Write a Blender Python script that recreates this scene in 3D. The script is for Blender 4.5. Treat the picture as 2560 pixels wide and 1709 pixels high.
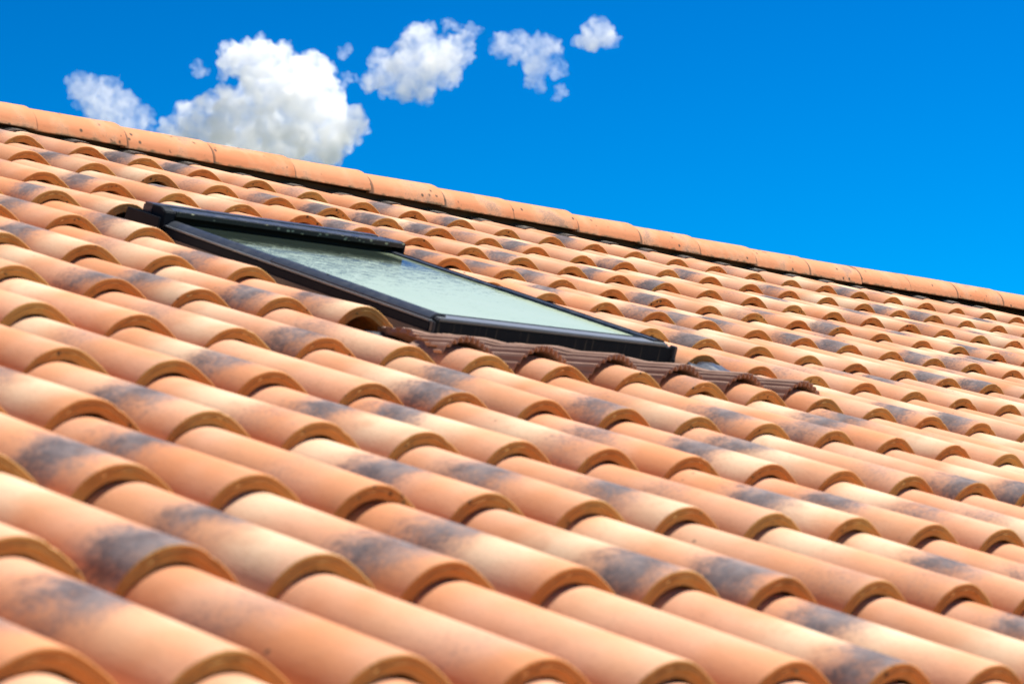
import bpy, bmesh, math, random
from mathutils import Vector, Matrix, noise
random.seed(7)
for o in list(bpy.data.objects): bpy.data.objects.remove(o)
scene = bpy.context.scene
COL = scene.collection

# ------------------------------------------------------------------ camera, sky, sun, exposure
P = 0.22                                   # metres between two tile columns
Q = 1.6382                                 # course spacing in P
SLOPE = math.radians(19.9229)
ROOT_Z = 5.0
RX = Matrix.Rotation(SLOPE, 4, 'X')
ROOT = Matrix.Translation((0, 0, ROOT_Z)) @ RX     # roof frame: x along ridge, y up the slope, z off the roof
CAM_ROOF = (-21.01574, 29.70986, -2.86072)         # (u, v down the slope, depth into the roof) in P
RM = ((0.6719792, 0.69624826, -0.25235355), (0.09346031, 0.25830266, 0.96153258), (0.73464898, -0.66971493, 0.10850244))
def rdir(r): return (RX.to_3x3() @ Vector((r[0], -r[1], -r[2]))).normalized()
cam_right, cam_down, cam_fwd = (rdir(r) for r in RM)
CAM_POS = ROOT @ Vector((CAM_ROOF[0]*P, -CAM_ROOF[1]*P, -CAM_ROOF[2]*P))
cd = bpy.data.cameras.new('camera'); cam = bpy.data.objects.new('camera', cd); COL.objects.link(cam)
m3 = Matrix((cam_right, -cam_down, -cam_fwd)).transposed()
cam.matrix_world = Matrix.Translation(CAM_POS) @ m3.to_4x4()
cd.sensor_width = 36; cd.lens = 97.9122; cd.clip_start = 0.1; cd.clip_end = 60000
cd.dof.use_dof = True; cd.dof.focus_distance = 10.0; cd.dof.aperture_fstop = 10.0
scene.camera = cam

SUN_ROOF = Vector((0.50, 0.10, 0.86)).normalized()          # along ridge, up the slope, off the roof
sun_dir = RX.to_3x3() @ SUN_ROOF
sun_el = math.asin(sun_dir.z); sun_az = math.atan2(sun_dir.x, sun_dir.y)
world = bpy.data.worlds.new('World'); scene.world = world; world.use_nodes = True
nt = world.node_tree; nt.nodes.clear()
sky = nt.nodes.new('ShaderNodeTexSky'); sky.sky_type = 'NISHITA'; sky.sun_disc = False
sky.sun_elevation = sun_el; sky.sun_rotation = sun_az
sky.air_density = 1.0; sky.dust_density = 0.0; sky.ozone_density = 3.0; sky.altitude = 200
hsv = nt.nodes.new('ShaderNodeHueSaturation'); hsv.inputs['Saturation'].default_value = 1.75; hsv.inputs['Value'].default_value = 1.0
hsv.inputs['Hue'].default_value = 0.499
bg = nt.nodes.new('ShaderNodeBackground'); bg.inputs['Strength'].default_value = 0.076
wo = nt.nodes.new('ShaderNodeOutputWorld')
def sky_scale(sock, v):
    n = nt.nodes.new('ShaderNodeVectorMath'); n.operation = 'SCALE'; nt.links.new(sock, n.inputs[0]); n.inputs['Scale'].default_value = v; return n.outputs[0]
gm = nt.nodes.new('ShaderNodeGamma'); gm.inputs['Gamma'].default_value = 1.8            # deeper overhead, as through a polarising filter
nt.links.new(sky_scale(sky.outputs[0], .125), gm.inputs['Color']); nt.links.new(sky_scale(gm.outputs[0], 8.0), hsv.inputs['Color']); nt.links.new(hsv.outputs[0], bg.inputs[0]); nt.links.new(bg.outputs[0], wo.inputs[0])
sl = bpy.data.lights.new('sun', 'SUN'); sl.energy = 5.0; sl.angle = math.radians(0.53); sl.color = (1.0, 0.95, 0.87)
so = bpy.data.objects.new('sun', sl); COL.objects.link(so)
so.rotation_euler = sun_dir.to_track_quat('Z', 'Y').to_euler(); so.location = (0, 0, 30)
scene.view_settings.view_transform = 'Standard'; scene.view_settings.look = 'None'
scene.view_settings.exposure = 0.98; scene.view_settings.gamma = 1.0; scene.view_settings.use_curve_mapping = False
cy = scene.cycles
cy.max_bounces = 32; cy.diffuse_bounces = 4; cy.glossy_bounces = 4; cy.transmission_bounces = 6; cy.volume_bounces = 24; cy.transparent_max_bounces = 24
cy.volume_step_rate = 0.4
cy.use_denoising = True
try: cy.denoiser = 'OPENIMAGEDENOISE'
except Exception: pass
cy.use_adaptive_sampling = True; cy.adaptive_threshold = 0.01

# ------------------------------------------------------------------ helpers
def mesh_obj(name, verts, faces, mats, parent=None, mi=None, smooth=None, fi=None):
    me = bpy.data.meshes.new(name); me.from_pydata(verts, [], faces)
    for m in (mats if isinstance(mats, (list, tuple)) else [mats]): me.materials.append(m)
    if mi: me.polygons.foreach_set('material_index', mi)
    me.validate()
    if smooth is not None:
        for p in me.polygons: p.use_smooth = True
        me.set_sharp_from_angle(angle=math.radians(smooth))
    o = bpy.data.objects.new(name, me); COL.objects.link(o)
    if parent: o.parent = parent
    return o
def tag(o, label=None, cat=None, group=None, kind=None):
    for k, v in (('label', label), ('category', cat), ('group', group), ('kind', kind)):
        if v: o[k] = v
    return o
class NT:
    """small helper for shader trees"""
    def __init__(s, name):
        s.m = bpy.data.materials.new(name); s.m.use_nodes = True; s.t = s.m.node_tree; s.t.nodes.clear()
        s.out = s.n('ShaderNodeOutputMaterial'); s.b = None
    def n(s, ty, **kw):
        x = s.t.nodes.new(ty)
        for k, v in kw.items(): setattr(x, k, v)
        return x
    def l(s, a, b): s.t.links.new(a, b)
    def put(s, sock, v):
        if isinstance(v, bpy.types.NodeSocket): s.l(v, sock)
        else: sock.default_value = v
    def math(s, op, a, b=0.0, c=0.0, clamp=False):
        x = s.n('ShaderNodeMath', operation=op, use_clamp=clamp)
        s.put(x.inputs[0], a); s.put(x.inputs[1], b); s.put(x.inputs[2], c); return x.outputs[0]
    def vmath(s, op, a, b=(0, 0, 0)):
        x = s.n('ShaderNodeVectorMath', operation=op); s.put(x.inputs[0], a); s.put(x.inputs[1], b); return x.outputs[0]
    def noise(s, vec, scale, detail=3, rough=.55, dist=0.0):
        x = s.n('ShaderNodeTexNoise'); s.l(vec, x.inputs['Vector']); x.inputs['Scale'].default_value = scale
        x.inputs['Detail'].default_value = detail; x.inputs['Roughness'].default_value = rough; x.inputs['Distortion'].default_value = dist
        return x.outputs[0]
    def step(s, v, a, b, lo=0.0, hi=1.0):
        x = s.n('ShaderNodeMapRange', interpolation_type='SMOOTHSTEP'); s.put(x.inputs[0], v)
        s.put(x.inputs[1], a); s.put(x.inputs[2], b); x.inputs[3].default_value = lo; x.inputs[4].default_value = hi; return x.outputs[0]
    def mix(s, f, a, b, mode='MIX'):
        x = s.n('ShaderNodeMix', data_type='RGBA', blend_type=mode); s.put(x.inputs[0], f)
        for k, v in ((6, a), (7, b)):
            if isinstance(v, bpy.types.NodeSocket): s.l(v, x.inputs[k])
            else: x.inputs[k].default_value = (*v[:3], 1)
        return x.outputs[2]
    def bsdf(s, color, rough=.8, spec=.3, metal=0.0, bump=None, bs=.3, bd=.002):
        p = s.n('ShaderNodeBsdfPrincipled'); s.b = p
        if isinstance(color, bpy.types.NodeSocket): s.l(color, p.inputs['Base Color'])
        else: p.inputs['Base Color'].default_value = (*color[:3], 1)
        s.put(p.inputs['Roughness'], rough); s.put(p.inputs['Specular IOR Level'], spec); s.put(p.inputs['Metallic'], metal)
        if bump is not None:
            b = s.n('ShaderNodeBump'); b.inputs['Strength'].default_value = bs; b.inputs['Distance'].default_value = bd
            s.l(bump, b.inputs['Height']); s.l(b.outputs[0], p.inputs['Normal'])
        s.l(p.outputs[0], s.out.inputs['Surface']); return s.m

# ------------------------------------------------------------------ tile materials
def tile_materials(joined):
    """returns [fired outer face, raw end face]. Each tile carries four random numbers (object colour, or attributes
    on the joined margin): place and strength of the smoke mark, place of the cream slip, a seed."""
    mats = []
    for kind in ('outer', 'end'):
        k = NT('terracotta_%s%s' % (kind, '_margin' if joined else ''))
        if joined:
            loc = k.n('ShaderNodeAttribute', attribute_name='loc').outputs['Vector']
            rc = k.n('ShaderNodeAttribute', attribute_name='rnd'); rcol, seed = rc.outputs['Color'], k.n('ShaderNodeAttribute', attribute_name='seed').outputs['Fac']
        else:
            loc = k.n('ShaderNodeTexCoord').outputs['Object']
            oi = k.n('ShaderNodeObjectInfo'); rcol, seed = oi.outputs['Color'], oi.outputs['Alpha']
        sep = k.n('ShaderNodeSeparateColor'); k.l(rcol, sep.inputs[0]); r1, r2, r3 = sep.outputs
        sv = k.n('ShaderNodeCombineXYZ'); k.put(sv.inputs[0], k.math('MULTIPLY', seed, 37.0)); k.put(sv.inputs[1], k.math('MULTIPLY', seed, 71.0)); k.put(sv.inputs[2], k.math('MULTIPLY', r3, 13.0))
        pos = k.vmath('ADD', loc, sv.outputs[0])
        sx = k.n('ShaderNodeSeparateXYZ'); k.l(loc, sx.inputs[0]); x, y = sx.outputs[0], sx.outputs[1]
        yf = k.math('DIVIDE', y, Q*P)
        big = k.noise(pos, 7.0, 2, .5); mid = k.noise(pos, 22.0, 4, .6); fine = k.noise(pos, 260.0, 3, .7); grain = k.noise(pos, 700.0, 2, .6)
        if kind == 'outer':
            wob = k.math('MULTIPLY', k.math('SUBTRACT', mid, .5), .26); speck = k.noise(pos, 130.0, 4, .75)
            # smoke mark
            d = k.math('DIVIDE', k.math('ADD', k.math('SUBTRACT', yf, r1), wob), .185)
            g = k.math('POWER', 2.718, k.math('MULTIPLY', k.math('MULTIPLY', d, d), -1.0))
            dx = k.math('DIVIDE', k.math('ADD', x, k.math('MULTIPLY', k.math('SUBTRACT', big, .5), .22)), .085)
            g = k.math('MULTIPLY', g, k.math('POWER', 2.718, k.math('MULTIPLY', k.math('MULTIPLY', dx, dx), -.6)))
            g = k.math('MULTIPLY', g, r2)
            sp = k.math('ADD', g, k.math('MULTIPLY', k.math('SUBTRACT', speck, .5), 1.9))
            smoke = k.math('ADD', k.math('MULTIPLY', k.step(sp, .15, .95), .58), k.math('MULTIPLY', k.step(g, .0, .9), .42))
            # cream slip
            d2 = k.math('DIVIDE', k.math('ADD', k.math('SUBTRACT', yf, r3), k.math('MULTIPLY', wob, .8)), .17)
            cream = k.math('POWER', 2.718, k.math('MULTIPLY', k.math('MULTIPLY', d2, d2), -1.0))
            cream = k.math('MULTIPLY', cream, k.step(k.math('FRACT', k.math('MULTIPLY', seed, 7.31)), .05, .5))
            hue = k.math('FRACT', k.math('MULTIPLY', seed, 3.7))
            base = k.mix(hue, (.57, .228, .095), (.58, .268, .132))
            base = k.mix(k.step(big, .35, .7), base, (.62, .32, .19))
            c = k.mix(k.math('MULTIPLY', cream, .80), base, (.68, .50, .33))
            c = k.mix(k.math('MULTIPLY', smoke, .93), c, k.mix(k.step(mid, .38, .62), (.048, .054, .070), (.115, .115, .130)))
            c = k.mix(k.math('MULTIPLY', k.step(fine, .55, .74), .42), c, (.33, .17, .10))
            c = k.mix(k.math('MULTIPLY', k.step(grain, .55, .75), .12), c, (.75, .6, .5))
            c = k.mix(k.math('MULTIPLY', k.step(mid, .52, .75), .30), c, (.45, .235, .13))
            c = k.mix(k.math('MULTIPLY', k.step(speck, .60, .72), k.step(big, .42, .6, .10, .45)), c, (.27, .15, .10))
            tone = k.math('ADD', .90, k.math('MULTIPLY', k.math('FRACT', k.math('MULTIPLY', seed, 17.9)), .17)); tn = k.n('ShaderNodeCombineColor'); [k.l(tone, tn.inputs[q]) for q in range(3)]
            c = k.mix(1.0, c, tn.outputs[0], 'MULTIPLY')
            # small lichen dots
            vo = k.n('ShaderNodeTexVoronoi'); k.l(pos, vo.inputs['Vector']); vo.inputs['Scale'].default_value = 38
            dots = k.math('MULTIPLY', k.step(vo.outputs['Distance'], .16, .07), k.step(k.noise(pos, 11, 2), .62, .70))
            c = k.mix(k.math('MULTIPLY', dots, .85), c, (.05, .045, .035))
            bumpv = k.math('ADD', k.math('MULTIPLY', fine, .5), k.math('MULTIPLY', mid, .8))
            mats.append(k.bsdf(c, .82, .25, 0, bumpv, .6, .0022))
        else:
            c = k.mix(k.step(big, .4, .65), (.47, .20, .06), (.44, .25, .08))
            c = k.mix(k.math('MULTIPLY', k.step(mid, .5, .72), .55), c, (.30, .14, .04))
            c = k.mix(k.math('MULTIPLY', k.step(fine, .55, .75), .3), c, (.5, .3, .12))
            vo = k.n('ShaderNodeTexVoronoi'); k.l(pos, vo.inputs['Vector']); vo.inputs['Scale'].default_value = 60
            dots = k.math('MULTIPLY', k.step(vo.outputs['Distance'], .28, .16), k.step(k.noise(pos, 19, 2), .56, .64))
            c = k.mix(k.math('MULTIPLY', dots, .9), c, (.035, .03, .02))
            mats.append(k.bsdf(c, .9, .15, 0, k.math('ADD', mid, fine), .5, .002))
    return mats
TM = tile_materials(False); TMJ = tile_materials(True)

# ------------------------------------------------------------------ setting: ground
k = NT('dry_grass'); tc = k.n('ShaderNodeTexCoord').outputs['Object']
GRASS = k.bsdf(k.mix(k.noise(tc, .4, 5), (.06, .075, .03), (.13, .115, .06)), .95, .1)
bm = bmesh.new(); bmesh.ops.create_circle(bm, cap_ends=True, segments=64, radius=30000)
me = bpy.data.meshes.new('ground'); bm.to_mesh(me); bm.free(); me.materials.append(GRASS)
ground = bpy.data.objects.new('ground', me); COL.objects.link(ground); tag(ground, 'dry grassy ground far below the roof', kind='structure')

# ------------------------------------------------------------------ the roof
roof = bpy.data.objects.new('tiled_roof', None); COL.objects.link(roof); roof.matrix_world = ROOT
tag(roof, 'terracotta roll-tiled roof slope with smoke-marked tiles below a tiled ridge', 'roof', kind='thing')

# deck under the tiles (both slopes, a closed prism)
k = NT('deck_wood'); DECK = k.bsdf((.05, .04, .03), .9, .1)
def world_to_roof(p): return ROOT.inverted() @ Vector(p)
ridge_w = ROOT @ Vector((0, .473*P, -.144*P))
dk = []
for X in (-34*P, 52*P):
    a = ROOT @ Vector((X, -27.5*P, -.62*P)); b = ROOT @ Vector((X, .473*P, -.50*P)); c = Vector((X, 2*b.y-a.y, a.z))
    dk += [a, b, c, c-Vector((0, 0, .12)), b-Vector((0, 0, .12)), a-Vector((0, 0, .12))]
dk = [tuple(world_to_roof(p)) for p in dk]
fc = [(i, (i+1) % 6, 6+(i+1) % 6, 6+i) for i in range(6)] + [(5, 4, 3, 2, 1, 0)[::1], (6, 7, 8, 9, 10, 11)]
deck = mesh_obj('roof_deck', dk, fc, DECK, roof)

DUV = {0: (.145, -.046), 1: (0.145, -0.046), 2: (0.063, -0.043), 3: (0.004, -0.007), 4: (-0.1, 0.05), 5: (-0.075, 0.041), 6: (-0.117, 0.052), 7: (-0.053, 0.007), 8: (-0.027, 0.008), 9: (-0.045, 0.026), 10: (-0.04, 0.016), 11: (-0.046, 0.012), 12: (0.031, -0.004), 13: (0.061, -0.022)}
# how far single tiles lie off the even grid: (along the ridge, off the roof) in P/100, course by course
SHIFT = {1: [(1,3),(1,3),(0,3),(0,2),(-1,1),(-1,-1),(-1,-2),(-1,-2),(-1,-2),(-1,-3),(-1,-2),(-1,-1),(-1,-1),(-1,-1),(-1,-1),(1,-1),(2,-1),(2,0),(1,1),(2,2),(3,2),(3,3),(2,5),(1,7),(0,7),(0,2),(0,0)], 2: [(0,3),(0,3),(0,3),(1,3),(2,1),(0,0),(0,-1),(0,-2),(0,-3),(-1,-4),(-1,-4),(-2,-3),(-2,-2),(-2,-2),(-1,-2),(-1,-2),(0,-1),(1,-1),(2,-1),(2,1),(1,2),(2,3),(2,3),(2,4),(1,5)], 3: [(2,1),(0,2),(-1,3),(-1,4),(0,3),(1,1),(1,0),(0,0),(-2,-2),(-1,-3),(0,-4),(0,-3),(-1,-2),(-2,-2),(-1,-3),(0,-3),(1,-2),(1,-2),(1,-1),(2,0),(3,1),(2,1),(2,2),(1,1)], 4: [(1,4),(1,4),(1,3),(0,2),(-1,3),(-1,3),(0,2),(2,2),(1,1),(0,0),(-1,-2),(-1,-3),(-1,-3),(0,-3),(-1,-3),(-1,-2),(-1,-2),(0,-2),(1,-2),(0,-2),(0,-1),(1,0),(2,0)], 5: [(1,2),(0,3),(-1,3),(-1,3),(0,1),(0,0),(0,1),(1,3),(1,2),(1,1),(1,0),(0,-1),(0,-3),(0,-3),(0,-3),(-1,-3),(-1,-3),(-1,-2),(-1,-2),(0,-2),(0,-1),(0,-1)], 6: [(2,-1),(1,0),(-1,2),(-2,2),(-1,2),(0,1),(0,0),(-1,3),(0,4),(1,2),(1,1),(0,0),(0,-1),(0,-2),(0,-2),(0,-3),(0,-2),(0,-2),(-1,-2),(-1,-2)], 7: [(0,-3),(1,-3),(1,-1),(-1,2),(-3,4),(-2,4),(3,4),(5,4),(1,5),(0,5),(1,2),(1,0),(-1,0),(-1,-1),(0,-2),(0,-2),(1,-2),(1,-2),(0,-1)], 8: [(-1,-3),(-1,-2),(0,-2),(-1,-1),(-3,1),(-2,2),(1,3),(4,5),(6,4),(5,4),(2,4),(-1,2),(-3,0),(-3,0),(-2,0),(0,-1),(0,-2)], 9: [(1,-2),(0,-2),(-1,-2),(0,-2),(0,-1),(-1,0),(0,1),(1,2),(2,3),(2,4),(-1,4),(-2,4),(-1,1),(-3,0),(-3,0),(-2,0)], 10: [(0,-1),(0,-1),(0,-1),(0,-1),(0,-1),(0,-1),(-1,0),(0,1),(1,1),(0,2),(-1,3),(1,3),(0,4),(-2,2),(0,0)], 11: [(1,0),(0,-1),(-1,-1),(0,-1),(0,-1),(1,0),(-1,1),(-1,1),(-1,2),(1,2),(2,2),(1,2),(1,3),(1,2)], 12: [(1,0),(1,0),(0,-1),(-2,-1),(-1,-1),(-2,0),(-1,0),(0,1),(1,1),(0,1),(1,1),(2,1)], 13: [(-3,0),(-3,0),(-1,0),(-1,-1),(0,-1),(1,-1),(0,-1),(0,-1),(1,0),(1,1),(1,1)], 14: [(-3,0),(-3,0),(-2,0),(-1,-1),(0,-1),(1,-1),(0,-1),(0,-1)]}
SPAN = {1: (0, 26), 2: (-1, 23), 3: (-2, 21), 4: (-4, 18), 5: (-5, 16), 6: (-6, 13), 7: (-7, 11), 8: (-8, 8), 9: (-9, 6), 10: (-11, 3), 11: (-12, 1), 12: (-13, -2), 13: (-14, -4), 14: (-14, -7)}   # columns the photograph shows
def shift(i, j):
    j = min(max(int(j), 1), 14); row = SHIFT[j]; n = min(max(int(round(i))-SPAN[j][0], 0), len(row)-1)
    return row[n][0]/100, row[n][1]/100
def sag(i, j): return shift(i, j)[1]
LIFT = 0.116                                # a tile sinks this much (in P) over one course, going up
def roll_profile():
    """steep on one side, flaring out into the water channel on the other"""
    pts = [(-.421, -.374), (-.408, -.354), (-.396, -.328)]
    for t in range(13):
        a = math.pi*(171-t*81/12)/180; pts.append((.385*math.cos(a), -.37+.37*math.sin(a)))
    return pts+[(.05, -.003), (.10, -.014), (.15, -.032), (.20, -.056), (.24, -.076), (.28, -.098), (.32, -.121), (.36, -.147), (.40, -.180), (.44, -.222), (.475, -.268), (.505, -.312), (.53, -.345), (.555, -.366), (.576, -.376)]
PROF = roll_profile()
def prof_h(x):
    """height of the tile surface at x from a crest (in P), repeating"""
    x = (x+.421) % 1.0 - .421
    for (a, b), (c, d) in zip(PROF, PROF[1:]):
        if a <= x <= c: return b+(d-b)*(x-a)/max(c-a, 1e-6)
    return -.375
def normals(pr):
    out = []
    for i in range(len(pr)):
        a, b = pr[max(0, i-1)], pr[min(len(pr)-1, i+1)]
        t = Vector((b[0]-a[0], b[1]-a[1])).normalized(); out.append((t.y, -t.x))   # pointing inwards/down
    return out
def tile_geo(seed, length):
    """verts in metres; crest front edge at the origin, +y up the slope"""
    pr, nr = PROF, normals(PROF); n = len(pr); rg = random.Random(seed)
    L = length
    rows = [(L, 0, 0), (L*.66, 0, 0), (L*.33, 0, 0), (.10, 0, 0), (.022, 0, 0), (.006, .003, 0), (0, .010, 1), (0, .044, 1), (-.005, .047, 1), (-.005, .053, 1), (.004, .056, 1), (.004, .097, 1), (.13, .097, 1), (.18, .058, 1), (L, .055, 1)]
    chips = [(rg.uniform(-.36, .36), rg.uniform(.012, .03), rg.uniform(.005, .014)) for _ in range(2 if seed % 3 == 0 else 1)] if seed else []
    V, F, M = [], [], []
    for ri, (y, off, mt) in enumerate(rows):
        for i, ((x, h), (nx, nz)) in enumerate(zip(pr, nr)):
            xx, yy, hh = x+nx*off, y, h+nz*off-LIFT/Q*y
            q = noise.noise(Vector((xx*3+seed*5.1, y*1.5, seed*3.3)))
            hh += q*.006
            if y < .03 and off < .06:
                yy += .006*noise.noise(Vector((x*9, seed*7.7, 0)))+.003*noise.noise(Vector((x*40, seed*2.7, 1)))
                if 4 <= ri <= 10:
                    for cx, cw, cdp in chips:
                        dd = abs(x-cx)/cw
                        if dd < 1: yy += cdp*(1-dd*dd); hh -= cdp*.6*(1-dd*dd)*(1 if ri < 7 else 0)
            V.append((xx*P, yy*P, hh*P))
    R_ = len(rows)
    for r in range(R_-1):
        for i in range(n-1):
            a = r*n+i; F.append((a, a+n, a+n+1, a+1)); M.append(1 if r >= 5 else 0)
    for i in range(n-1):                    # rear face
        a = (R_-1)*n+i; F.append((a, i, i+1, a+1)); M.append(1)
    for r in range(6):                      # the two long edges
        a, b = r*n, (r+1)*n; c, d = (R_-1-r)*n, (R_-2-r)*n
        if R_-1-r-1 > r:
            F.append((a, c, d, b)); M.append(1); e = n-1; F.append((a+e, b+e, d+e, c+e)); M.append(1)
    return V, F, M
def tile_mesh(seed, length, name='roof_tile'):
    V, F, M = tile_geo(seed, length)
    me = bpy.data.meshes.new(name); me.from_pydata(V, [], F)
    for m in TM: me.materials.append(m)
    me.polygons.foreach_set('material_index', M)
    me.polygons.foreach_set('use_smooth', [True]*len(F)); me.set_sharp_from_angle(angle=math.radians(38))
    bm = bmesh.new(); bm.from_mesh(me); bmesh.ops.recalc_face_normals(bm, faces=bm.faces); bm.to_mesh(me); bm.free()
    return me
FULL = [tile_mesh(s, Q+.16) for s in range(1, 8)]
SHORT = [tile_mesh(s, .80) for s in (11, 12, 13)]        # cut below the skylight
SMOKE = {(i, j): (max(f, .05), s) for i, j, f, s in [(2, 1, 0.22, 1.0), (3, 1, 0.24, 1.0), (7, 1, 0.34, 1.0), (8, 1, 0.03, 1.0), (11, 1, 0.36, 1.0), (18, 1, 0.17, 1.0), (0, 2, 0.48, 1.0), (2, 2, 0.21, 0.45), (3, 2, 0.08, 1.0), (4, 2, 0.1, 1.0), (5, 2, 0.13, 1.0), (6, 2, 0.15, 1.0), (8, 2, 0.21, 1.0), (10, 2, 0.0, 1.0), (12, 2, 0.23, 1.0), (14, 2, 0.19, 1.0), (17, 2, 0.2, 1.0), (18, 2, 0.16, 1.0), (21, 2, 0.6, 1.0), (-1, 3, 0.26, 1.0), (1, 3, 0.97, 1.0), (3, 3, 0.21, 1.0), (5, 3, 0.58, 0.45), (6, 3, 0.18, 1.0), (8, 3, 0.26, 1.0), (9, 3, 0.0, 1.0), (13, 3, 0.69, 1.0), (15, 3, 0.63, 1.0), (16, 3, 0.3, 1.0), (-3, 4, 0.21, 1.0), (3, 4, 0.25, 1.0), (4, 4, 0.27, 1.0), (5, 4, 0.31, 1.0), (6, 4, 0.4, 0.45), (7, 4, 0.1, 1.0), (9, 4, 0.05, 0.45), (10, 4, 0.38, 1.0), (11, 4, 0.11, 1.0), (14, 4, 0.67, 1.0), (15, 4, 0.3, 1.0), (-4, 5, 0.55, 1.0), (-3, 5, 0.4, 1.0), (4, 5, 0.57, 1.0), (5, 5, 0.11, 1.0), (6, 5, 0.29, 1.0), (7, 5, 0.37, 1.0), (8, 5, 0.08, 1.0), (9, 5, 0.12, 1.0), (11, 5, 0.17, 1.0), (14, 5, 0.75, 1.0), (-5, 6, 0.55, 1.0), (-4, 6, 0.52, 0.45), (-3, 6, 0.42, 1.0), (4, 6, 0.09, 1.0), (9, 6, 0.15, 1.0), (10, 6, 0.06, 1.0), (-6, 7, 0.08, 1.0), (-5, 7, 0.4, 1.0), (-4, 7, 0.23, 1.0), (-3, 7, 0.37, 1.0), (5, 7, 0.54, 0.45), (7, 7, 0.72, 1.0), (-6, 8, 0.54, 0.45), (-5, 8, 0.13, 1.0), (4, 8, 0.26, 1.0), (5, 8, 0.19, 1.0), (-8, 9, 0.62, 0.45), (-7, 9, 0.31, 1.0), (-5, 9, 0.13, 1.0), (-4, 9, 0.65, 1.0), (-3, 9, 0.14, 1.0), (-2, 9, 0.55, 0.45), (-1, 9, 0.28, 1.0), (1, 9, 0.5, 1.0), (2, 9, 0.78, 1.0), (-9, 10, 0.4, 1.0), (-8, 10, 0.24, 0.45), (-7, 10, 0.58, 1.0), (-6, 10, 0.73, 1.0), (-3, 10, 0.44, 1.0), (-2, 10, 0.64, 1.0), (-1, 10, 0.22, 0.45), (0, 10, 0.05, 1.0), (1, 10, 0.02, 1.0), (-11, 11, 0.27, 1.0), (-10, 11, 0.62, 1.0), (-8, 11, 0.51, 1.0), (-7, 11, 0.57, 1.0), (-6, 11, 0.41, 1.0), (-5, 11, 0.57, 0.45), (-4, 11, 0.5, 1.0), (-3, 11, 0.56, 1.0), (-12, 12, 0.1, 1.0), (-11, 12, 0.53, 1.0), (-10, 12, 0.24, 1.0), (-9, 12, 0.62, 1.0), (-8, 12, 0.18, 1.0), (-7, 12, 0.18, 1.0), (-6, 12, 0.14, 0.45), (-5, 12, 0.14, 0.45), (-4, 12, 0.49, 1.0), (-13, 13, 0.59, 1.0), (-12, 13, 0.55, 0.45), (-8, 13, 0.1, 1.0), (-7, 13, 0.73, 1.0), (-5, 13, 0.62, 1.0)]}
margin = []
for j in range(1, 17):
    du, dv = DUV.get(j, (.06, -.02))
    a, b = SPAN.get(j, (0, -1))
    for i in range(-24 if j > 6 else -14, 34):
        if j in (5, 6, 7) and -2 <= i <= 1: continue                # the skylight's opening
        rg = random.Random(i*911+j*131)
        ru, rh = shift(i, j)
        loc = Vector(((i+.03+du+ru+rg.gauss(0, .006))*P, -(j+dv+rg.gauss(0, .004))*Q*P, (rh+.010+rg.gauss(0, .003))*P))
        above = sag(i, j-1) if j > 1 else rh            # a tile leans against the one above it
        lean = 0 if (j == 8 and -3 <= i <= 2) else (above-rh)/Q
        rot = (lean+rg.gauss(0, .004), rg.gauss(0, .014), rg.gauss(0, .010))
        f, s = SMOKE.get((i, j), (rg.uniform(.05, .8), rg.choice([0, 0, .3, .5, .7]) if (a <= i <= b and j > 0) else rg.choice([0, .45, 1.0])))
        col = (f, s, (f+rg.choice([-1, 1])*rg.uniform(.25, .4)) % 1.0, rg.random())
        short = j == 8 and -3 <= i <= 2
        if a <= i <= b:
            o = bpy.data.objects.new('roof_tile', rg.choice(SHORT if short else FULL)); COL.objects.link(o); o.parent = roof
            o.location = loc; o.rotation_euler = rot; o.color = col
        elif a-9 <= i <= b+6 or j > 13 and -24 <= i <= 8:
            margin.append((loc, rot, col))
# the tiles beyond the picture's edges: one part
V, F, M, LOC, RND, SEED = [], [], [], [], [], []
bv, bf, bmi = tile_geo(4, Q+.16)
from mathutils import Euler
for loc, rot, col in margin:
    mx = Matrix.Translation(loc) @ Euler(rot).to_matrix().to_4x4(); n0 = len(V)
    V += [tuple(mx @ Vector(v)) for v in bv]; F += [tuple(q+n0 for q in f) for f in bf]; M += bmi
    LOC += bv; RND += [(*col[:3], 1)]*len(bv); SEED += [col[3]]*len(bv)
mo = mesh_obj('outlying_tiles', V, F, TMJ, roof, M, 38)
at = mo.data.attributes.new('loc', 'FLOAT_VECTOR', 'POINT'); at.data.foreach_set('vector', [c for v in LOC for c in v])
at = mo.data.attributes.new('rnd', 'FLOAT_COLOR', 'POINT'); at.data.foreach_set('color', [c for v in RND for c in v])
at = mo.data.attributes.new('seed', 'FLOAT', 'POINT'); at.data.foreach_set('value', SEED)
bm = bmesh.new(); bm.from_mesh(mo.data); bmesh.ops.recalc_face_normals(bm, faces=bm.faces); bm.to_mesh(mo.data); bm.free()
mo['kind'] = 'stuff'

# ------------------------------------------------------------------ ridge tiles
k = NT('ridge_terracotta'); loc = k.n('ShaderNodeTexCoord').outputs['Object']; oi = k.n('ShaderNodeObjectInfo')
pos = k.vmath('ADD', loc, k.vmath('SCALE', oi.outputs['Color'])); 
sc_ = k.n('ShaderNodeVectorMath', operation='SCALE'); k.l(oi.outputs['Color'], sc_.inputs[0]); sc_.inputs['Scale'].default_value = 40; pos = k.vmath('ADD', loc, sc_.outputs[0])
big, mid, fine = k.noise(pos, 8, 3), k.noise(pos, 30, 4, .6), k.noise(pos, 240, 3, .7)
sx = k.n('ShaderNodeSeparateXYZ'); k.l(loc, sx.inputs[0])
c = k.mix(oi.outputs['Alpha'], (.54, .20, .082), (.56, .235, .108)); c = k.mix(k.step(big, .45, .7), c, (.61, .31, .16))
patch = k.step(k.math('ADD', big, k.math('MULTIPLY', k.math('SUBTRACT', fine, .5), .5)), .54, .80)
c = k.mix(k.math('MULTIPLY', patch, .7), c, (.15, .11, .10))
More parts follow.
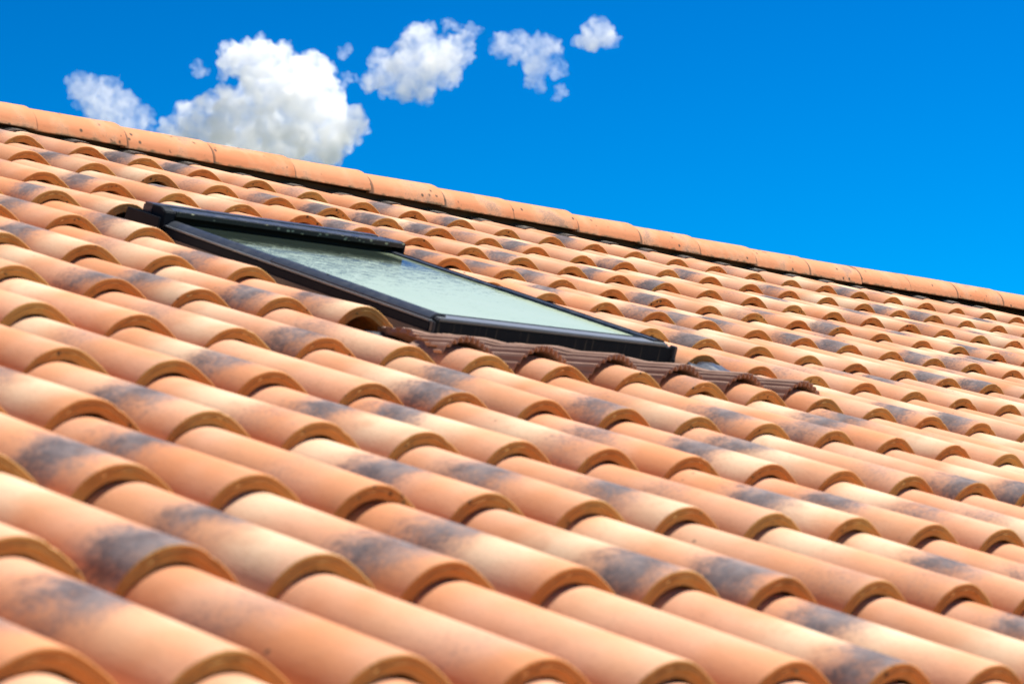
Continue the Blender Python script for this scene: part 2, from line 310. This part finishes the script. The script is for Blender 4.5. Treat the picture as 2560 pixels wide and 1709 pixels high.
vo = k.n('ShaderNodeTexVoronoi'); k.l(pos, vo.inputs['Vector']); vo.inputs['Scale'].default_value = 30
low = k.step(sx.outputs[2], .035, .0)
dots = k.math('MULTIPLY', k.step(vo.outputs['Distance'], .26, .10), k.step(k.math('ADD', k.noise(pos, 13, 2), k.math('MULTIPLY', low, .10)), .52, .58))
c = k.mix(k.math('MULTIPLY', dots, .9), c, (.055, .045, .03))
edge = k.step(k.math('ADD', sx.outputs[2], k.math('MULTIPLY', mid, -.03)), -.014, -.026)
c = k.mix(k.math('MULTIPLY', edge, .85), c, (.07, .065, .03))
c = k.mix(k.math('MULTIPLY', k.step(fine, .6, .78), .2), c, (.3, .15, .08))
seam = k.math('MULTIPLY', k.step(sx.outputs[0], .018, .008), k.step(mid, .05, .35)); c = k.mix(k.math('MULTIPLY', seam, .8), c, (.07, .045, .025))
RIDGE = k.bsdf(c, .85, .22, 0, k.math('ADD', mid, fine), .35, .002)
def ridge_mesh(seed):
    n = 22; L = 1.567; V, F = [], []
    def ring(x, s, off):
        r = []
        for i in range(n+1):
            a = math.pi*i/n
            yy = -math.cos(a)*(.452*s-off); zz = math.sin(a)*(.345*s-off)
            if i in (0, n): zz = -.035
            if i == 0 or i == n: yy = -math.cos(a)*(.458*s-off)
            zz += .004*noise.noise(Vector((x*2, a*3, seed*9.1)))
            r.append((x*P, yy*P, zz*P))
        return r
    rows = [(-.06, .962, 0), (0.05, .964, 0), (L*.5, .99, 0), (L-.06, 1.016, 0), (L-.03, 1.020, 0), (L-.006, 1.021, 0), (L, 1.012, 0.002), (L, 1.0, .05), (L-.12, 1.0, .05), (-.06, .965, .05)]
    for x, s, off in rows: V += ring(x, s, off)
    for r in range(len(rows)-1):
        for i in range(n): a = r*(n+1)+i; F.append((a, a+1, a+n+2, a+n+1))
    a0, b0 = 0, (len(rows)-1)*(n+1)
    for i in range(n): F.append((a0+i, b0+i, b0+i+1, a0+i+1))
    for r in range(4):
        for e in (0, n):
            q = [r*(n+1)+e, (r+1)*(n+1)+e, (len(rows)-2-r)*(n+1)+e, (len(rows)-1-r)*(n+1)+e]
            F.append(tuple(q))
    me = bpy.data.meshes.new('ridge_tile'); me.from_pydata(V, [], F); me.materials.append(RIDGE)
    me.polygons.foreach_set('use_smooth', [True]*len(F)); me.set_sharp_from_angle(angle=math.radians(40))
    bm = bmesh.new(); bm.from_mesh(me); bmesh.ops.recalc_face_normals(bm, faces=bm.faces); bm.to_mesh(me); bm.free()
    return me
bt = []
for X in (-14*P, 45*P):
    for yy, zz in ((-.30, -.42), (-.30, -.02), (-.12, .16), (.30, .16), (.42, -.02), (.42, -.42)):
        w_ = ROOT @ Vector((X, .473*P, -.144*P)); bt.append(tuple(world_to_roof(w_+Vector((0, yy*P, zz*P)))))
mesh_obj('ridge_light_block', bt, [(i, (i+1) % 6, 6+(i+1) % 6, 6+i) for i in range(6)]+[(5, 4, 3, 2, 1, 0), (6, 7, 8, 9, 10, 11)], DECK, roof)  # unseen block added inside the ridge to keep light from coming through beneath it
k = NT('clip_metal'); CLIPM = k.bsdf((.35, .34, .32), .4, .5, .6)
CLIP = bpy.data.meshes.new('ridge_clip'); CLIP.from_pydata([(x*P, y*P, z*P) for z, w in ((-.02, .012), (.018, .012), (.030, .006)) for x, y in ((-w, -.003), (w, -.003), (w, .003), (-w, .003))], [], [(4*r+i, 4*r+(i+1) % 4, 4*r+4+(i+1) % 4, 4*r+4+i) for r in (0, 1) for i in range(4)]+[(3, 2, 1, 0), (8, 9, 10, 11)]); CLIP.materials.append(CLIPM)
RMESH = [ridge_mesh(s) for s in range(4)]
for kk in range(-9, 22):
    rg = random.Random(kk+500); u0 = 1.515+1.567*(kk-1)
    rise = .016*max(0, u0-18)+.012*max(0, 1-abs(u0-16)/5)*-1
    o = bpy.data.objects.new('ridge_tile', RMESH[kk % 4]); COL.objects.link(o); o.parent = roof
    o.location = ((u0+rg.gauss(0, .012))*P, (.473+rg.gauss(0, .006))*P, (-.144+rise+rg.gauss(0, .006))*P)
    o.rotation_euler = (-SLOPE+rg.gauss(0, .012), rg.gauss(0, .004)-.005, rg.gauss(0, .005)); o.color = (rg.random(), rg.random(), rg.random(), rg.random())
    if 0 <= kk <= 17:
        cx_ = rg.uniform(.6, 1.1); cl_ = bpy.data.objects.new('ridge_clip', CLIP); COL.objects.link(cl_); cl_.parent = o
        cl_.location = (cx_*P, .02*P, .342*P); cl_.rotation_euler = (0, rg.uniform(-.4, .4), rg.uniform(-.5, .5))

# ------------------------------------------------------------------ pleated strips
def pleated(name, u0, u1, v0, v1, height, mat, parent, period=.036, amp=.010, nv=8, thick=.004):
    """pleated sheet whose pleats run down the slope; height(u, v) gives its middle surface (all in P)"""
    n = int((u1-(u0(v1) if callable(u0) else u0))/(period/4)); V, F = [], []; zz = (-1.7*amp, .6*amp, amp, .5*amp)
    for r in range(nv+1):
        for i in range(n+1):
            ua = u0(v1) if callable(u0) else u0; u = ua+(u1-ua)*i/n; e = .018*noise.noise(Vector((u*1.3, 3, 0)))
            v = v0+(v1+e-v0)*r/nv
            z = height(u, v)+zz[i % 4]+.004*noise.noise(Vector((u*4, v*4, 7)))
            V.append((u*P, -v*P, z*P))
    for r in range(nv):
        for i in range(n):
            a = r*(n+1)+i
            if callable(u0) and V[a][0]/P < u0(-V[a][1]/P): continue        # slanting left end
            F.append((a, a+n+1, a+n+2, a+1))
    o = mesh_obj(name, V, F, mat, parent)
    sm = o.modifiers.new('sheet', 'SOLIDIFY'); sm.thickness = thick*P*2; sm.offset = -1
    return o
k = NT('ridge_roll_metal'); tc = k.n('ShaderNodeTexCoord').outputs['Object']
CLOSURE = k.bsdf(k.mix(k.step(k.noise(tc, 60, 3), .4, .7), (.12, .105, .09), (.25, .225, .19)), .5, .4, .2)
def closure_h(u, v):
    x = u-.03-.145
    return prof_h(x)*(.92 if v > -.1 else .92-.35*min(1, (-.1-v)/.5))-LIFT*(1-v/Q)+.022+sag(x, 1)
pleated('ridge_closure', -13, 38, -.55, .17, closure_h, CLOSURE, roof, period=.05, amp=.013, nv=5)

# ------------------------------------------------------------------ the skylight
k = NT('anthracite_metal'); tc = k.n('ShaderNodeTexCoord').outputs['Object']
nn = k.noise(tc, 40, 4, .6); f2 = k.noise(tc, 300, 2)
c = k.mix(k.step(nn, .45, .75), (.036, .042, .052), (.055, .062, .072)); c = k.mix(k.math('MULTIPLY', k.step(f2, .66, .8), .35), c, (.10, .10, .09))
METAL = k.bsdf(c, k.step(nn, .3, .8, .26, .42), .5, .0)
k = NT('kerb_paint'); tc = k.n('ShaderNodeTexCoord').outputs['Object']
PANEL = k.bsdf(k.mix(k.noise(tc, 30, 3), (.010, .014, .020), (.018, .022, .028)), .6, .06)
k = NT('grimy_metal'); tc = k.n('ShaderNodeTexCoord').outputs['Object']
nn = k.noise(tc, 55, 4, .65); mp = k.n('ShaderNodeMapping'); k.l(tc, mp.inputs[0]); mp.inputs['Scale'].default_value = (90, 90, 6); st = k.noise(mp.outputs[0], 1.0, 3)
sx = k.n('ShaderNodeSeparateXYZ'); k.l(tc, sx.inputs[0])
c = k.mix(k.step(st, .56, .70), (.014, .017, .021), (.06, .055, .042))
c = k.mix(k.math('MULTIPLY', k.step(k.math('ADD', sx.outputs[2], k.math('MULTIPLY', nn, .014)), .0, .008), .75), c, (.19, .13, .055))
GRIMY = k.bsdf(c, .6, .08)
k = NT('hood_lip_metal'); tc = k.n('ShaderNodeTexCoord').outputs['Object']
vo = k.n('ShaderNodeTexVoronoi'); mp = k.n('ShaderNodeMapping'); k.l(tc, mp.inputs[0]); mp.inputs['Scale'].default_value = (45, 1, 90); k.l(mp.outputs[0], vo.inputs['Vector']); vo.inputs['Scale'].default_value = 1
blot = k.math('MULTIPLY', k.step(vo.outputs['Distance'], .35, .12), k.step(k.noise(tc, 30, 2), .36, .50))
HOODLIP = k.bsdf(k.mix(blot, (.022, .027, .03), (.50, .50, .33)), .42, .4)
k = NT('dusty_glass'); tc = k.n('ShaderNodeTexCoord').outputs['Object']
sx = k.n('ShaderNodeSeparateXYZ'); k.l(tc, sx.inputs[0])
mp = k.n('ShaderNodeMapping'); k.l(tc, mp.inputs[0]); mp.inputs['Scale'].default_value = (8, 26, 1)
streak = k.noise(mp.outputs[0], 2.4, 8, .75, .1); spots = k.noise(tc, 190, 3, .75); cloudy = k.noise(tc, 5, 3)
up = k.step(k.math('ADD', k.math('SUBTRACT', sx.outputs[1], k.math('MULTIPLY', sx.outputs[0], .25)), k.math('MULTIPLY', cloudy, .35)), .38, .85)          # grime grows towards the hood
edge = k.step(k.math('ABSOLUTE', sx.outputs[0]), .27, .335)
gr = k.math('ADD', k.math('MULTIPLY', up, .80), k.math('MULTIPLY', edge, .42))
mott = k.math('ADD', k.math('MULTIPLY', k.math('SUBTRACT', streak, .5), 2.4), k.math('MULTIPLY', k.math('SUBTRACT', spots, .5), 1.5))
dirt = k.step(k.math('ADD', k.math('MULTIPLY', gr, .66), mott), .26, .66)
clean_shaded = k.math('MULTIPLY', k.step(sx.outputs[0], .33, .27), k.step(k.math('ADD', sx.outputs[1], k.math('MULTIPLY', mott, .10)), .64, .80))        # dust-free glass; its dark colour also stands in for the hood's shade and reflection
bare = clean_shaded
c = k.mix(cloudy, (.39, .48, .34), (.45, .53, .40)); c = k.mix(k.math('MULTIPLY', dirt, .82), c, (.10, .125, .07)); c = k.mix(clean_shaded, c, (.022, .032, .026))
GLASS = k.bsdf(c, k.math('ADD', .05, k.math('MULTIPLY', k.math('SUBTRACT', 1.0, bare), .10)), k.math('ADD', .10, k.math('MULTIPLY', clean_shaded, .40)))
k = NT('pleated_apron_paint'); tc = k.n('ShaderNodeTexCoord').outputs['Object']
nn = k.noise(tc, 18, 4, .6); f2 = k.noise(tc, 220, 2)
c = k.mix(k.step(nn, .4, .7), (.31, .185, .128), (.37, .235, .17)); c = k.mix(k.math('MULTIPLY', k.step(f2, .62, .8), .4), c, (.33, .24, .15))
APRON = k.bsdf(c, .62, .3)
k = NT('flashing_sheet'); tc = k.n('ShaderNodeTexCoord').outputs['Object']
SHEET = k.bsdf(k.mix(k.noise(tc, 25, 3), (.13, .145, .16), (.20, .215, .23)), .36, .45, .2, k.noise(tc, 30, 3), .5, .004)

UL, UR, VF = -2.1917, 1.3404, 11.468
u0 = (UL+UR)/2; HW = (UR-UL)/2; LEN = 4.12
h0 = .0788+.0111*(VF-9)+.0205*u0
sky_m = ROOT @ Matrix.Translation((u0*P, -VF*P, h0*P)) @ Matrix.Rotation(-.0205, 4, 'Y') @ Matrix.Rotation(-.0111, 4, 'X')
win = bpy.data.objects.new('skylight', None); COL.objects.link(win); win.matrix_world = sky_m
tag(win, 'dark grey metal roof window with dusty pale glass set among the terracotta tiles', 'skylight')
def prism(name, section, a, b, mat, axis, parent=win, bevel=.008):
    """section: closed list of 2-D points; axis 'y': section is (x,z), swept in y from a to b; axis 'x': section is (y,z). In P"""
    n = len(section); V = []
    for t in (a, b):
        for p, q in section: V.append((p*P, t*P, q*P) if axis == 'y' else (t*P, p*P, q*P))
    F = [(i, (i+1) % n, n+(i+1) % n, n+i) for i in range(n)]+[tuple(range(n))[::-1], tuple(range(n, 2*n))]
    o = mesh_obj(name, V, F, mat, parent)
    bm = bmesh.new(); bm.from_mesh(o.data); bmesh.ops.recalc_face_normals(bm, faces=bm.faces)
    if bevel: bmesh.ops.bevel(bm, geom=bm.edges[:], offset=bevel*P, segments=2, affect='EDGES', clamp_overlap=True)
    bm.to_mesh(o.data); bm.free()
    for p in o.data.polygons: p.use_smooth = True
    o.data.set_sharp_from_angle(angle=math.radians(35))
    return o
def box(name, x0, x1, y0, y1, z0, z1, mat, parent=win, bevel=.008):
    return prism(name, [(x0, z0), (x1, z0), (x1, z1), (x0, z1)], y0, y1, mat, 'y', parent, bevel)
# kerb walls
for s in (-1, 1):
    w = box('side_panel', s*HW-.025, s*HW+.025, -.02, LEN+.36, -.75, -.075, PANEL)
    prism('folded_edge', [(s*HW-.032, -.068), (s*HW+.032, -.068), (s*HW+.032, -.050), (s*HW-.032, -.050)], -.01, LEN+.1, SHEET, 'y', w, .006)
fp = box('front_panel', -HW+.03, HW+.03, -.05, .0, -.6, -.055, GRIMY)
box('corner_post', HW+.02, HW+.075, -.075, .0, -.6, -.03, METAL)
box('corner_post', -HW-.015, -HW+.028, -.06, .0, -.6, -.06, METAL)
# rails, each in an upper and a lower length
for s in (-1, 1):
    def sec(w, hi): return [(s*(HW-.03-w), -.055), (s*(HW+.0), -.055), (s*(HW+.0), hi-.048), (s*(HW-.065), hi-.006), (s*(HW-.06-w*.4), hi+.004), (s*(HW-.06-w*.42), hi-.012), (s*(HW-.06-w*.5), hi-.012), (s*(HW-.06-w*.52), hi), (s*(HW-.02-w), hi-.012)]
    prism('sash_rail', sec(.20, .010), .02, 2.38, METAL, 'y', win, .010)
    prism('sash_rail', sec(.19, .000), 2.39, LEN+.2, METAL, 'y', win, .010)
    for yy in (1.6, 3.0): 
        q = []
        for i in range(10): q.append((s*(HW-.09)+.012*math.cos(i*.628), yy+.012*math.sin(i*.628)))
        prism('screw_head', [(a, b) for a, b in [(s*(HW-.10), .012), (s*(HW-.08), .012), (s*(HW-.08), .020), (s*(HW-.10), .020)]], yy, yy+.02, METAL, 'y', win, .003)
box('bottom_rail', -HW+.06, HW-.06, -.055, .17, -.052, -.018, SHEET, win, .012)
box('glazing_bead', -HW+.18, HW-.18, .172, .20, -.05, -.012, METAL, win, .006)
gl = box('glass_pane', -HW+.14, HW-.14, .12, LEN+.3, -.056, -.028, GLASS, win, 0)
# hood
hood = prism('hood', [(LEN-.02, .052), (LEN-.02, .100), (LEN+.04, .114), (LEN+.20, .108), (LEN+.21, .097), (LEN+.37, .094), (LEN+.37, -.25), (LEN+.25, -.25), (LEN+.22, .052)], -HW-.01, HW-.02, METAL, 'x', win, .008)
prism('drip_lip', [(LEN-.034, .048), (LEN-.034, .098), (LEN-.022, .100), (LEN-.022, .048)], -HW+.12, HW-.02, HOODLIP, 'x', hood, .004)
prism('rear_plate', [(LEN+.22, .096), (LEN+.22, .116), (LEN+.25, .120), (LEN+.36, .116), (LEN+.36, .094)], -HW+.0, HW-.22, METAL, 'x', hood, .004)
prism('end_cap', [(LEN-.05, -.13), (LEN-.05, .092), (LEN+.03, .124), (LEN+.18, .120), (LEN+.18, -.13)], -HW-.05, -HW+.10, PANEL, 'x', hood, .010)
prism('end_cap', [(LEN-.036, -.03), (LEN-.036, .100), (LEN+.04, .116), (LEN+.36, .096), (LEN+.36, -.03)], HW-.035, HW-.005, PANEL, 'x', hood, .006)
box('top_bar', -HW+.1, HW-.1, LEN+.08, LEN+.215, -.05, .051, PANEL, hood, 0)
box('head_flashing', -HW-.2, HW+.2, LEN+.372, LEN+1.0, -.34, -.32, METAL, win, 0)
# side flashing: gutters and the upright wing beside the hood
for s in (-1, 1):
    g = prism('side_gutter', [(s*(HW+.03), -.16), (s*(HW+.045), -.16), (s*(HW+.045), -.40), (s*(HW+.36), -.42), (s*(HW+.36), -.44), (s*(HW+.03), -.43)], -.1, LEN+1.0, METAL, 'y', win, 0)
prism('flashing_wing', [(LEN-.15, -.30), (LEN-.15, .032), (LEN+.40, .030), (LEN+.43, -.30)], -HW-.19, -HW-.165, PANEL, 'x', win, .006)
prism('flashing_wing', [(LEN+.375, -.30), (LEN+.375, .02), (LEN+.395, .02), (LEN+.395, -.30)], -HW-.163, -HW+.02, PANEL, 'x', win, .004)
# pleated apron, dressed over the tiles below (built in the roof frame, then hung on the skylight)
def apron_h(u, v):
    uu = u-.03+.027; i = math.floor(uu); w = uu-i; ra, rb = shift(i, 8), shift(i+1, 8)
    w = w*w*(3-2*w); x = uu-(ra[0]*(1-w)+rb[0]*w); lift = ra[1]*(1-w)+rb[1]*w; fl = min(1, max(0, (v-12.3)/.5)); t = min(1, max(0, (v-11.45)/.65)); t = t*t*(3-2*t)
    full = prof_h(x)-LIFT*((8.008*Q)-v)/Q+.034+.075*fl+lift
    return full*(.28+.72*t)+(1-t)*(-.095)
ap = pleated('apron', lambda v: -2.86-.40*(v-11.5), 2.42, 11.44, 12.80, apron_h, APRON, None, period=.072, amp=.018, nv=14, thick=.006)
def hang(o, matrix=ROOT):
    o.parent = win; o.matrix_parent_inverse = sky_m.inverted() @ matrix
hang(ap)
# loose sheet beside the apron's two ends
def crumple(name, ua, ub, va, vb, hf, amp):
    nu, nv = 16, 10; V, F = [], []
    for r in range(nv+1):
        for i in range(nu+1):
            u = ua+(ub-ua)*i/nu+.03*noise.noise(Vector((i*.7, r*.4, 4))); v = va+(vb-va)*r/nv+.03*noise.noise(Vector((i*.5, r*.4, 9)))
            V.append((u*P, -v*P, (hf(u, v)+amp*noise.noise(Vector((u*5, v*6, 2)))+amp*.5*noise.noise(Vector((u*13, v*11, 5))))*P))
    for r in range(nv):
        for i in range(nu): a = r*(nu+1)+i; F.append((a, a+nu+1, a+nu+2, a+1))
    o = mesh_obj(name, V, F, METAL, None, smooth=60)
    sm = o.modifiers.new('sheet', 'SOLIDIFY'); sm.thickness = .0025
    hang(o); return o
crumple('flashing_flap', 1.62, 2.32, 11.55, 11.98, lambda u, v: -.01-.22*(v-11.55)-.28*(u-2.0)**2, .028)
crumple('flashing_flap', -3.05, -2.2, 11.50, 11.75, lambda u, v: -.16-.10*(v-11.5)-.12*(u+2.7)**2, .02)

# ------------------------------------------------------------------ moss crumbs on the roof
k = NT('moss'); tc = k.n('ShaderNodeTexCoord').outputs['Object']
MOSS = k.bsdf(k.mix(k.noise(tc, 90, 3), (.045, .04, .018), (.23, .20, .10)), .95, .1)
bm = bmesh.new(); rg = random.Random(5)
def crumb(u, v, h, r):
    g = bmesh.ops.create_icosphere(bm, subdivisions=1, radius=r*P, matrix=Matrix.Translation((u*P, -v*P, h*P)) @ Matrix.Diagonal((1, 1, .6, 1)))
    for vv in g['verts']: vv.co += Vector([rg.gauss(0, .25)*r*P for _ in range(3)])
for (i, j) in [(a, b) for b in range(1, 14) for a in range(SPAN[b][0], SPAN[b][1]+1)]:
    if j in (5, 6, 7) and -2 <= i <= 1: continue
    du, dv = DUV[j]; vf = (j+dv)*Q; sx_, sh_ = shift(i, j); du += sx_
    for s in (-.41, .54):
        if rg.random() < .45:
            for _ in range(rg.randint(1, 3)): crumb(i+.03+du+s+rg.gauss(0, .02), vf+rg.uniform(.0, .035), sh_-.388-rg.uniform(.02, .05), rg.uniform(.008, .018))
    if rg.random() < .25:
        x = rg.uniform(-.3, .3); crumb(i+.03+du+x, vf+.006, sh_+prof_h(x)-rg.uniform(.01, .09), rg.uniform(.007, .014))
for _ in range(70): crumb(1.5+rg.gauss(0, .10), 11.60+rg.gauss(0, .10), apron_h(1.5, 11.6)+rg.uniform(.0, .06), rg.uniform(.008, .022))
for c_ in range(-3, 3):
    for _ in range(12): 
        x = .5+rg.gauss(0, .05); v = 12.2+rg.random()*.45; crumb(c_+.03-.027+x, v, apron_h(c_+x, min(v, 12.5))+.012, rg.uniform(.006, .016))
me = bpy.data.meshes.new('moss'); bm.to_mesh(me); bm.free(); me.materials.append(MOSS)
mo = bpy.data.objects.new('moss', me); COL.objects.link(mo); mo.parent = roof; mo['kind'] = 'stuff'

# ------------------------------------------------------------------ clouds
def pix_dir(x, y):
    f = 97.9122/36*2560
    return (cam_right*((x-1280)/f)+cam_down*((y-854.5)/f)+cam_fwd).normalized()
def cloud_mat(name, density):
    k = NT(name); pv = k.n('ShaderNodeVolumePrincipled'); pv.inputs['Color'].default_value = (.997, .998, .999, 1); pv.inputs['Anisotropy'].default_value = .2
    a = k.noise(k.n('ShaderNodeTexCoord').outputs['Object'], 1/42.0, 5, .60, .4)
    k.l(k.math('MULTIPLY', k.step(a, .32, .68), density*2.0), pv.inputs['Density']); k.l(pv.outputs[0], k.out.inputs['Volume']); return k.m
def cloud(puffs, dist, density, label, seed, wave=70, amp=46, fine=11, voxel=2.6):
    """puffs: (x, y, radius) in photograph pixels; the cloud stands at dist metres, about as deep as it is high"""
    f = 97.9122/36*2560; s = dist/f; rg = random.Random(seed)
    cx = sum(p[0] for p in puffs)/len(puffs); cyy = sum(p[1] for p in puffs)/len(puffs)
    centre = CAM_POS+pix_dir(cx, cyy)*dist
    right = cam_right; fwd = Vector((cam_fwd.x, cam_fwd.y, 0)).normalized(); upv = Vector((0, 0, 1))
    bm = bmesh.new()
    for (x, y, r) in puffs:
        c = right*((x-cx)*s)+upv*(-(y-cyy)*s)+fwd*(rg.uniform(-.45, .45)*r*s)
        bmesh.ops.create_icosphere(bm, subdivisions=3, radius=r*s, matrix=Matrix.Translation(c))
        for q in range(4):
            a = rg.uniform(0, 6.283); e = rg.uniform(-.9, .9); rr = r*rg.uniform(.3, .5)
            d = (right*math.cos(a)+upv*math.sin(a))*math.cos(e)+fwd*math.sin(e)
            bmesh.ops.create_icosphere(bm, subdivisions=2, radius=rr*s, matrix=Matrix.Translation(c+d*(r*.75*s)))
    me = bpy.data.meshes.new('cloud'); bm.to_mesh(me); bm.free()
    o = bpy.data.objects.new('cloud', me); COL.objects.link(o); o.location = centre
    def fuse(vox):
        rm = o.modifiers.new('fuse', 'REMESH'); rm.mode = 'VOXEL'; rm.voxel_size = vox*s; rm.use_smooth_shade = True
        dg = bpy.context.evaluated_depsgraph_get(); m2 = bpy.data.meshes.new_from_object(o.evaluated_get(dg)); o.modifiers.clear(); o.data = m2
    def push(fn):
        nrm = [v.normal.copy() for v in o.data.vertices]
        for v, n in zip(o.data.vertices, nrm): v.co += n*(fn(v.co/s)*s)
    sd = Vector((seed*11.3, seed*3.1, 0))
    fuse(voxel*1.3)
    push(lambda p: (noise.turbulence(p/wave+sd, 4, True, amplitude_scale=.6, frequency_scale=2.1)-.42)*amp)
    fuse(voxel)
    push(lambda p: noise.fractal(p/(wave*.30)+sd, .62, 2.2, 5)*fine*1.2)
    fuse(voxel)
    o.data.materials.clear(); o.data.materials.append(cloud_mat('cloud_vapour', density))
    tag(o, label, 'cloud', 'cumulus clouds beyond the ridge'); return o
D = 6500
cloud([(600, 150, 44), (655, 150, 48), (705, 165, 44), (650, 205, 52), (765, 182, 42), (800, 220, 46), (812, 262, 48), (740, 250, 68), (855, 322, 48), (800, 330, 64), (815, 385, 50), (680, 285, 68), (700, 360, 84), (555, 250, 34), (525, 255, 20), (615, 275, 42), (580, 305, 56), (488, 288, 28), (530, 335, 50), (465, 318, 30), (422, 318, 22), (590, 380, 70), (440, 350, 36)], D, .022, 'large towering cumulus with a grey underside rising behind the ridge', 1, voxel=3.0)
cloud([(225, 225, 40), (270, 255, 46), (310, 275, 40), (250, 275, 38), (340, 305, 36), (290, 315, 46), (200, 218, 24)], D*1.05, .007, 'soft grey-white cloud low over the ridge beside the large cumulus', 2, 60, 40, 12)
cloud([(1050, 100, 42), (1020, 140, 46), (1090, 130, 50), (1130, 130, 38), (960, 185, 40), (930, 205, 28), (1060, 190, 48), (1110, 180, 40), (1000, 195, 38), (940, 150, 24), (1060, 235, 20), (905, 200, 14), (1010, 245, 10), (1165, 95, 12)], D, .013, 'cloud with a white domed head and ragged grey foot', 3, 60, 38, 11)
cloud([(1260, 110, 26), (1300, 115, 34), (1340, 130, 32), (1370, 115, 24), (1345, 170, 32), (1385, 170, 24), (1335, 200, 24), (1245, 135, 14), (1395, 125, 16)], D, .0085, 'thin ragged cloud with a trailing lower lobe', 4, 45, 32, 10)
cloud([(1490, 72, 26), (1480, 95, 30), (1515, 95, 26), (1452, 100, 18), (1535, 98, 16)], D, .014, 'small compact three-cornered cloud alone in the blue', 5, 50, 24, 7)
cloud([(495, 165, 13), (502, 180, 12), (512, 178, 8)], D, .009, 'tiny wisp of cloud beside the head of the large cumulus', 6, 22, 18, 5, 1.4)
cloud([(1402, 225, 15), (1395, 238, 12)], D, .009, 'tiny loose scrap of cloud below the thin ragged cloud', 7, 22, 18, 5, 1.4)
cloud([(860, 130, 13), (870, 124, 9)], D, .009, 'faint scrap of cloud above the gap between two cumulus', 8, 22, 18, 5, 1.4)
cloud([(865, 195, 12), (858, 205, 9)], D, .009, 'faint wisp of cloud in the gap beside the white domed cloud', 9, 22, 18, 5, 1.4)
cloud([(828, 160, 10), (832, 168, 7)], D, .009, 'faint wisp of cloud touching the shoulder of the large cumulus', 11, 22, 18, 5, 1.4)
cloud([(1120, 60, 13), (1140, 70, 12), (1175, 68, 12), (1190, 80, 10)], D, .009, 'thin curling wisp above the white domed cloud', 10, 22, 18, 5, 1.4)
